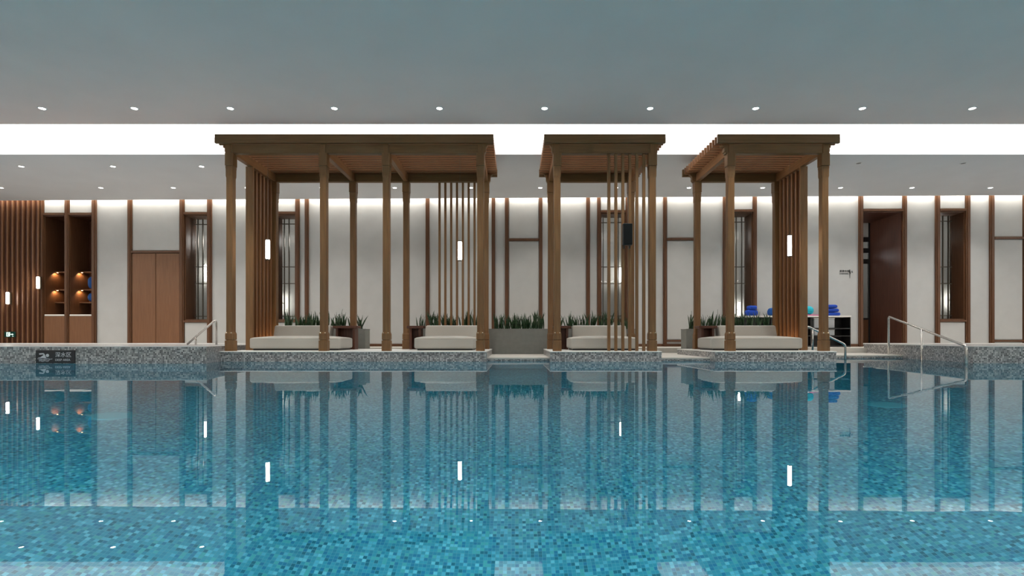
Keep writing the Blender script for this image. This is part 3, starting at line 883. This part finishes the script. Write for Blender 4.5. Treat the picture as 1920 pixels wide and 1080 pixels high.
daybed('pale grey upholstered daybed before the seven bars of the long pavilion', -1.765, -0.70, -1.70, -0.60)
daybed('pale grey upholstered daybed behind the front bars of the middle pavilion', 0.96, 2.16, 1.085, 2.10)
daybed('wide pale grey upholstered daybed in the pavilion beside the towel counter', 3.42, 5.02, 3.86, 4.94)
def side_table(label, x0, x1):
    r = thing('side_table', label, 'table', ((x0 + x1) / 2, 10.11, ZP))
    w = (x1 - x0) / 2; h = 0.45
    box('table_top', M['darkwood'], r, -w, w, 0, 0.27, h - 0.05, h, 0.006)
    box('leg_panel', M['darkwood'], r, -w + 0.05, -w + 0.09, 0.03, 0.25, 0, h - 0.05)
    box('leg_panel', M['darkwood'], r, w - 0.09, w - 0.05, 0.03, 0.25, 0, h - 0.05)
    box('shelf_panel', M['darkwood'], r, -w + 0.09, w - 0.09, 0.20, 0.23, 0, h - 0.05)
side_table('dark wooden side table at the end of the wide daybed in the long pavilion', -3.46, -3.0)
side_table('dark wooden side table beside the daybed before the seven bars', -2.06, -1.74)
side_table('dark wooden side table beside the middle pavilion daybed', 0.73, 1.06)
side_table('dark wooden side table in the pavilion beside the towel counter', 3.49, 3.835)

# ------------------------------------------------------------------ planters and snake plants
def leaf_mesh(L, Wd, bendx, bendy, seed):
    rnd = random.Random(seed)
    bm = bmesh.new()
    n = 6; rings = []
    tw = rnd.uniform(-0.6, 0.6)
    for i in range(n + 1):
        t = i / n
        w = Wd * (0.55 + 0.75 * t) if t < 0.45 else Wd * (0.8875 * (1 - ((t - 0.45) / 0.55) ** 1.7) + 0.012)
        cxx = bendx * t * t; cyy = bendy * t * t; z = L * t
        a = tw * t
        ca, sa = math.cos(a), math.sin(a)
        d = max(0.0025, 0.22 * w)
        prof = [(-w, 0), (0, -d), (w, 0), (0, d * 0.35 + 0.002)]
        rings.append([bm.verts.new((cxx + x * ca - y * sa, cyy + x * sa + y * ca, z)) for x, y in prof])
    for a, b in zip(rings, rings[1:]):
        for k in range(4): bm.faces.new((a[k], a[(k + 1) % 4], b[(k + 1) % 4], b[k]))
    bm.faces.new(rings[0][::-1]); bm.faces.new(rings[-1])
    me = mesh(bm, 'leaf'); me.materials.append(M['leaf'])
    return me
LEAVES = [leaf_mesh(random.uniform(0.26, 0.40), random.uniform(0.015, 0.022), random.uniform(-0.07, 0.07), random.uniform(-0.05, 0.05), k) for k in range(14)]
def planter(label, x0, x1, y0, grp, plab, n, zt=0.562, d=0.36):
    r = thing('planter', label, 'planter', ((x0 + x1) / 2, y0, ZL))
    w = (x1 - x0) / 2; h = zt - ZL; t = 0.035
    bm = bmesh.new()
    add_box(bm, -w, w, 0, t, 0, h); add_box(bm, -w, w, d - t, d, 0, h); add_box(bm, -w, -w + t, t, d - t, 0, h); add_box(bm, w - t, w, t, d - t, 0, h)
    add_box(bm, -w + t, w - t, t, d - t, 0, 0.05)
    b = obj('trough', bm, M['planter'], r)
    bm = bmesh.new()
    add_box(bm, -w - 0.006, w + 0.006, -0.006, t, h, h + 0.012); add_box(bm, -w - 0.006, w + 0.006, d - t, d + 0.006, h, h + 0.012)
    obj('rim', bm, M['planter'], r)
    box('soil', M['soil'], r, -w + t, w - t, t, d - t, 0.05, h - 0.03)
    for k in range(n):
        x = x0 + 0.10 + (x1 - x0 - 0.20) * (k + 0.5 + random.uniform(-0.18, 0.18)) / n
        p = thing('snake_plant', plab, 'plant', (x, y0 + d / 2 + random.uniform(-0.03, 0.03), ZL + h - 0.032), random.uniform(0, 6.28), grp)
        sc = random.uniform(0.98, 1.22)
        for q in range(random.randint(13, 16)):
            me = random.choice(LEAVES)
            a = random.uniform(0, 6.28); rr = random.uniform(0.01, 0.072)
            l = obj('leaf', me, None, p, (rr * math.cos(a), rr * math.sin(a), -0.005))
            l.rotation_euler = (random.uniform(-0.20, 0.20), random.uniform(-0.20, 0.20), random.uniform(0, 6.28))
            l.scale = (sc, sc, sc * random.uniform(0.8, 1.08))
planter('long grey stone planter behind the wide daybed of the long pavilion', -4.88, -3.085, 10.96, 'snake plants behind the wide daybed', 'upright dark green snake plant behind the wide daybed by the side screen', 10)
planter('grey stone planter behind the daybed with the seven bars', -2.13, -0.60, 10.96, 'snake plants behind the seven bars', 'upright dark green snake plant behind the daybed with seven bars', 8)
planter('grey stone planter standing on the ledge between two pavilions', -0.545, 0.69, 10.92, 'snake plants in the centre planter', 'upright green snake plant in the grey planter between two pavilions', 9)
planter('grey stone planter behind the daybed with front bars', 0.74, 2.50, 10.96, 'snake plants behind the middle daybed', 'upright dark green snake plant behind the daybed with front bars', 9)
planter('grey stone planter behind the daybed near the towel counter', 3.52, 5.42, 10.96, 'snake plants behind the towel-side daybed', 'upright dark green snake plant behind the daybed near the towel counter', 11)

# ------------------------------------------------------------------ towel counter
YT = 12.95
tx0, tx1 = PXX(1372, YT), PXX(1595, YT)
zt = PZ(592, YT)
r = thing('towel_counter', 'long black open shelf counter with white top against the wall', 'counter', ((tx0 + tx1) / 2, YT, ZP))
w = (tx1 - tx0) / 2; h = zt - ZP; d = 0.36
box('counter_top', M['counter'], r, -w - 0.01, w + 0.01, -0.012, d, h - 0.035, h, 0.003)
box('back_panel', M['black'], r, -w, w, d - 0.02, d, 0, h - 0.035)
nb = 3
for k in range(nb + 1):
    x = -w + 2 * w * k / nb
    box('upright', M['black'], r, x - 0.012 if k else x, x + 0.012 if k < nb else x, 0, d - 0.02, 0, h - 0.035)
for k in range(nb):
    xa = -w + 2 * w * k / nb + 0.013; xb = -w + 2 * w * (k + 1) / nb - 0.013
    for z in (0.02, PZ(630, YT) - ZP, PZ(616, YT) - ZP):
        box('shelf', M['black'], r, xa, xb, 0.0, d - 0.02, z - 0.011, z + 0.011)
bx0, bx1 = PXX(1527, YT), PXX(1569, YT)
zs = PZ(630, YT) + 0.012
o = thing('storage_box', 'frosted grey plastic box on the black counter shelf', 'box', ((bx0 + bx1) / 2, YT + 0.05, zs))
wb = (bx1 - bx0) / 2 - 0.02
hb = PZ(618.5, YT) - zs
box('body', M['frost'], o, -wb, wb, 0, 0.24, 0, hb, 0.01); box('lid', M['white'], o, -wb - 0.004, wb + 0.004, -0.004, 0.244, hb, hb + 0.008, 0.002)
o = thing('storage_box', 'frosted grey plastic box right under the white counter top', 'box', ((bx0 + bx1) / 2, YT + 0.05, PZ(616, YT) + 0.012))
hb = zt - 0.035 - (PZ(616, YT) + 0.012) - 0.035
box('body', M['frost'], o, -wb, wb, 0, 0.24, 0, hb, 0.01); box('lid', M['white'], o, -wb - 0.004, wb + 0.004, -0.004, 0.244, hb, hb + 0.02, 0.004)
def towel(name, label, px0, px1, z0, hh, m, y=0.06, dd=0.24, group=None, lobes=1):
    x0, x1 = PXX(px0, YT + y), PXX(px1, YT + y)
    bm = bmesh.new()
    add_rounded(bm, -(x1 - x0) / 2, (x1 - x0) / 2, 0, dd, 0, hh, hh * 0.46, crown=hh * 0.05, n=7)
    rnd = random.Random(int(px0 * 7 + z0 * 100))
    for v in bm.verts:
        v.co.x += rnd.uniform(-1, 1) * 0.003; v.co.y += rnd.uniform(-1, 1) * 0.003
    return tag(obj(name, bm, m, None, ((x0 + x1) / 2, YT + y, z0)), label, 'towel', group)
z = zt + 0.001
for k, (a, b, lb) in enumerate(((1552, 1577, 'bottom folded blue towel in the stack of three on the counter'), (1551, 1574.5, 'middle folded blue towel in the stack of three on the counter'), (1551.5, 1571.5, 'top folded blue towel in the stack of three on the counter'))):
    towel('folded_towel', lb, a, b, z, 0.085, M['blue']); z += 0.0935
towel('folded_towel', 'thin folded pink towel on the white counter beneath the cyan towel', 1512, 1537, zt + 0.001, 0.03, M['pink'])
towel('folded_towel', 'puffy cyan towel lying on the pink one on the counter', 1511, 1528.5, zt + 0.032, 0.20, M['cyan'])
towel('rolled_towel', 'big crumpled blue towel on the counter below the window', 1402, 1423, zt + 0.001, 0.15, M['blue'])
towel('rolled_towel', 'blue towel slumped on top of the big crumpled one below the window', 1406, 1421, zt + 0.1515, 0.10, M['blue'])
towel('rolled_towel', 'small teal blue towel half hidden by the slatted side screen', 1445, 1457, zt + 0.001, 0.19, M['navy'])

# ------------------------------------------------------------------ handrails
def rail(label, pts, posts, rad=0.019):
    r = thing('handrail', label, 'handrail', pts[0])
    o = Vector(pts[0])
    P = [Vector(p) - o for p in pts]
    path = [P[0]]
    for i in range(1, len(P) - 1): path += bend(P[i - 1], P[i], P[i + 1], 0.06)
    path.append(P[-1])
    bm = bmesh.new(); add_tube(bm, path, rad, 12); obj('top_rail', bm, M['steel'], r, smooth=True)
    for a, b in posts:
        bm = bmesh.new(); add_tube(bm, [Vector(a) - o, Vector(b) - o], rad * 0.9, 12); obj('support_post', bm, M['steel'], r, smooth=True)
    return r
Y = 10.3
x1, x0, xm = PXX(405, Y), PXX(351, Y), PXX(367, Y)
ztop = PZ(599, Y); zb = ZC
zmid = zb + 0.04 + (ztop - zb - 0.04) * (xm - x0) / (x1 - x0)
rail('short steel handrail sloping down on the deep area curb', [(x0, Y, zb + 0.01), (x1, Y, ztop), (x1 + 0.01, Y, zb)], [((xm, Y, zb), (xm, Y, zmid - 0.01))])
bm = bmesh.new()
Y = 9.62
xa, xb, xm = PXX(1512.5, Y), PXX(1585, Y), PXX(1523.5, Y)
za, zb = PZ(611, Y), PZ(646, Y)
zm = za + (zb - za) * (xm - xa) / (xb - xa)
rail('steel handrail sloping from the towel-side pavilion down into the water', [(xa, Y, ZP), (xa, Y, za), (xb, Y, zb), (xb, Y, -0.7)], [((xm, Y, ZP), (xm, Y, zm))])
Pa, Pm, Pb = (7.33, 10.47), (7.08, 9.29), (6.85, 8.10)
za, zb = PZ(593.5, 10.47), PZ(649, 8.1)
rail('long steel handrail sloping beside the raised curb down into the water', [(*Pa, -0.7), (*Pa, za), (*Pb, zb), (*Pb, -0.7)], [((*Pm, -0.7), (*Pm, za + (zb - za) * (10.47 - 9.29) / (10.47 - 8.1)))])

# ------------------------------------------------------------------ deep area sign on the left curb
Y = 8.05
sx0, sx1 = PXX(67, Y - 0.01), PXX(140.5, Y - 0.01)
r = thing('deep_area_sign', 'dark rectangular sign with a white swimmer and lettering on the curb', 'sign', (sx0, Y, 0.005))
w = sx1 - sx0; h = 0.195
box('plate', M['sign'], r, 0, w, -0.014, 0.0, 0, h, 0.003)
e0, e1 = -0.017, -0.0141
q = w / 0.592
o = obj('lettering', text_mesh('深水区', 0.082 * q, 0.001), M['signw'], r); o.location = (0.298 * q, -0.016, 0.098)
o = obj('lettering', text_mesh('DEEP AREA', 0.046 * q, 0.001), M['signw'], r); o.location = (0.298 * q, -0.016, 0.034)
bm = bmesh.new()
add_profile(bm, [(x * q, z) for x, z in ((0.03, 0.082), (0.075, 0.088), (0.11, 0.112), (0.125, 0.122), (0.115, 0.132), (0.06, 0.128), (0.055, 0.146), (0.118, 0.152), (0.135, 0.140), (0.155, 0.095), (0.165, 0.078), (0.14, 0.076))][::-1], e0, e1)
n = 16
add_profile(bm, [(0.182 * q + 0.024 * math.cos(2 * math.pi * k / n), 0.116 + 0.024 * math.sin(2 * math.pi * k / n)) for k in range(n)], e0, e1)
obj('swimmer_mark', bm, M['signw'], r)
for zz, xa, xb in ((0.062, 0.03, 0.255), (0.045, 0.05, 0.215), (0.028, 0.055, 0.20)):
    bm = bmesh.new(); pts = []
    m_ = 18
    for k in range(m_ + 1):
        t = k / m_; x = (xa + (xb - xa) * t) * q
        pts.append((x, zz + 0.005 * math.sin(t * 4 * math.pi)))
    up = [(x, z + 0.0035) for x, z in pts[::-1]]
    for k in range(m_):
        add_profile(bm, [pts[k], pts[k + 1], (pts[k + 1][0], pts[k + 1][1] + 0.006), (pts[k][0], pts[k][1] + 0.006)], e0, e1)
    obj('wave_mark', bm, M['signw'], r)

# ------------------------------------------------------------------ recessed downlights
def dl_meshes(rad):
    bm = bmesh.new()
    seg = 20
    prof = [(rad, 0.0), (rad, -0.006), (rad * 0.78, -0.006), (rad * 0.72, -0.001)]
    rings = [[bm.verts.new((a * math.cos(2 * math.pi * k / seg), a * math.sin(2 * math.pi * k / seg), z)) for k in range(seg)] for a, z in prof]
    for a, b in zip(rings, rings[1:]):
        for k in range(seg): bm.faces.new((a[k], a[(k + 1) % seg], b[(k + 1) % seg], b[k]))
    ring = mesh(bm, 'trim_ring'); ring.materials.append(M['white'])
    bm = bmesh.new(); add_lathe(bm, [(rad * 0.72, -0.0042), (rad * 0.72, -0.0012)], seg); lens = mesh(bm, 'lens'); lens.materials.append(M['lens'])
    return ring, lens
RING, LENS = dl_meshes(0.058)
spot = bpy.data.lights.new('downlight_spot', 'SPOT')
spot.energy = SPOT_W * 4; spot.color = (1, 0.94, 0.86); spot.spot_size = math.radians(100); spot.spot_blend = 1.0; spot.shadow_soft_size = 0.03
def downlight(x, y, label, group, on=True):
    r = thing('downlight', label, 'downlight', (x, y, ZCEIL), 0, group)
    obj('trim_ring', RING, None, r)
    obj('lens', LENS if on else OFF, None, r)
    if on:
        o = bpy.data.objects.new('downlight_spot', spot); C.objects.link(o); o.parent = r; o.location = (0, 0, -0.03)
OFF = LENS.copy(); OFF.materials.clear(); OFF.materials.append(plain('lens_off', (0.2, 0.2, 0.2), 0.4))
Y = (ZCEIL - H) / 0.431
for px in (79, 252, 432, 627, 824, 1021, 1219, 1417, 1617, 1823):
    downlight(PXX(px, Y), Y, 'round recessed downlight in the big ceiling over the pool', 'downlights before the light slot')
Y = (ZCEIL - H) / 0.322
for px in (40, 212, 378):
    downlight(PXX(px, Y), Y, 'recessed downlight in the lower ceiling right behind the slot, left of the pavilions', 'downlights just behind the light slot')
Y = (ZCEIL - H) / 0.328
for px in (1610, 1806):
    downlight(PXX(px, Y), Y, 'unlit recessed downlight in the lower ceiling behind the slot', 'unlit downlights', on=False)
Y = (ZCEIL - H) / 0.282
for px in (2, 189, 325, 463, 603, 740, 883, 1013, 1155, 1292, 1430, 1576, 1710, 1857):
    downlight(PXX(px, Y), Y, 'recessed downlight in the lower ceiling along the panelled wall', 'downlights along the rear wall')

# ------------------------------------------------------------------ pool fittings
for x, y, lb in ((PXX(1660, 4.9), 4.9, 'pale round cover on the pool floor near the long handrail'), (PXX(210, 4.4), 4.4, 'pale round cover on the pool floor before the deep area sign')):
    r = thing('floor_cover', lb, 'drain cover', (x, y, POOL_D))
    bm = bmesh.new(); add_lathe(bm, [(0.16, 0), (0.16, 0.012), (0.13, 0.02)], 24); obj('disc', bm, M['cover'], r, smooth=False)
    bm = bmesh.new(); add_lathe(bm, [(0.17, 0), (0.175, 0.006)], 24); obj('rim', bm, M['cover'], r)
# fill lamps added in the near pool wall to light the pool floor
for k in range(7):
    x = -12 + 4 * k
    r = thing('pool_fill', 'added round underwater fill lamp in the pool wall opposite the pavilions', 'added fill lamp', (x, 0.42, -0.75), 0, 'added underwater fill lamps')
    bm = bmesh.new(); add_lathe(bm, [(0.13, 0), (0.13, 0.02), (0.10, 0.03)], 20); o = obj('housing', bm, M['steel'], r); o.rotation_euler = (-math.pi / 2, 0, 0)
    l = lamp('pool_fill_light', 'SPOT', (0, 0.06, 0), POOL_FILL_W * 10, (0.9, 0.97, 1.0), r, spot_size=math.radians(150), spot_blend=0.5, shadow_soft_size=0.1)
    l.rotation_euler = (math.radians(70), 0, 0)
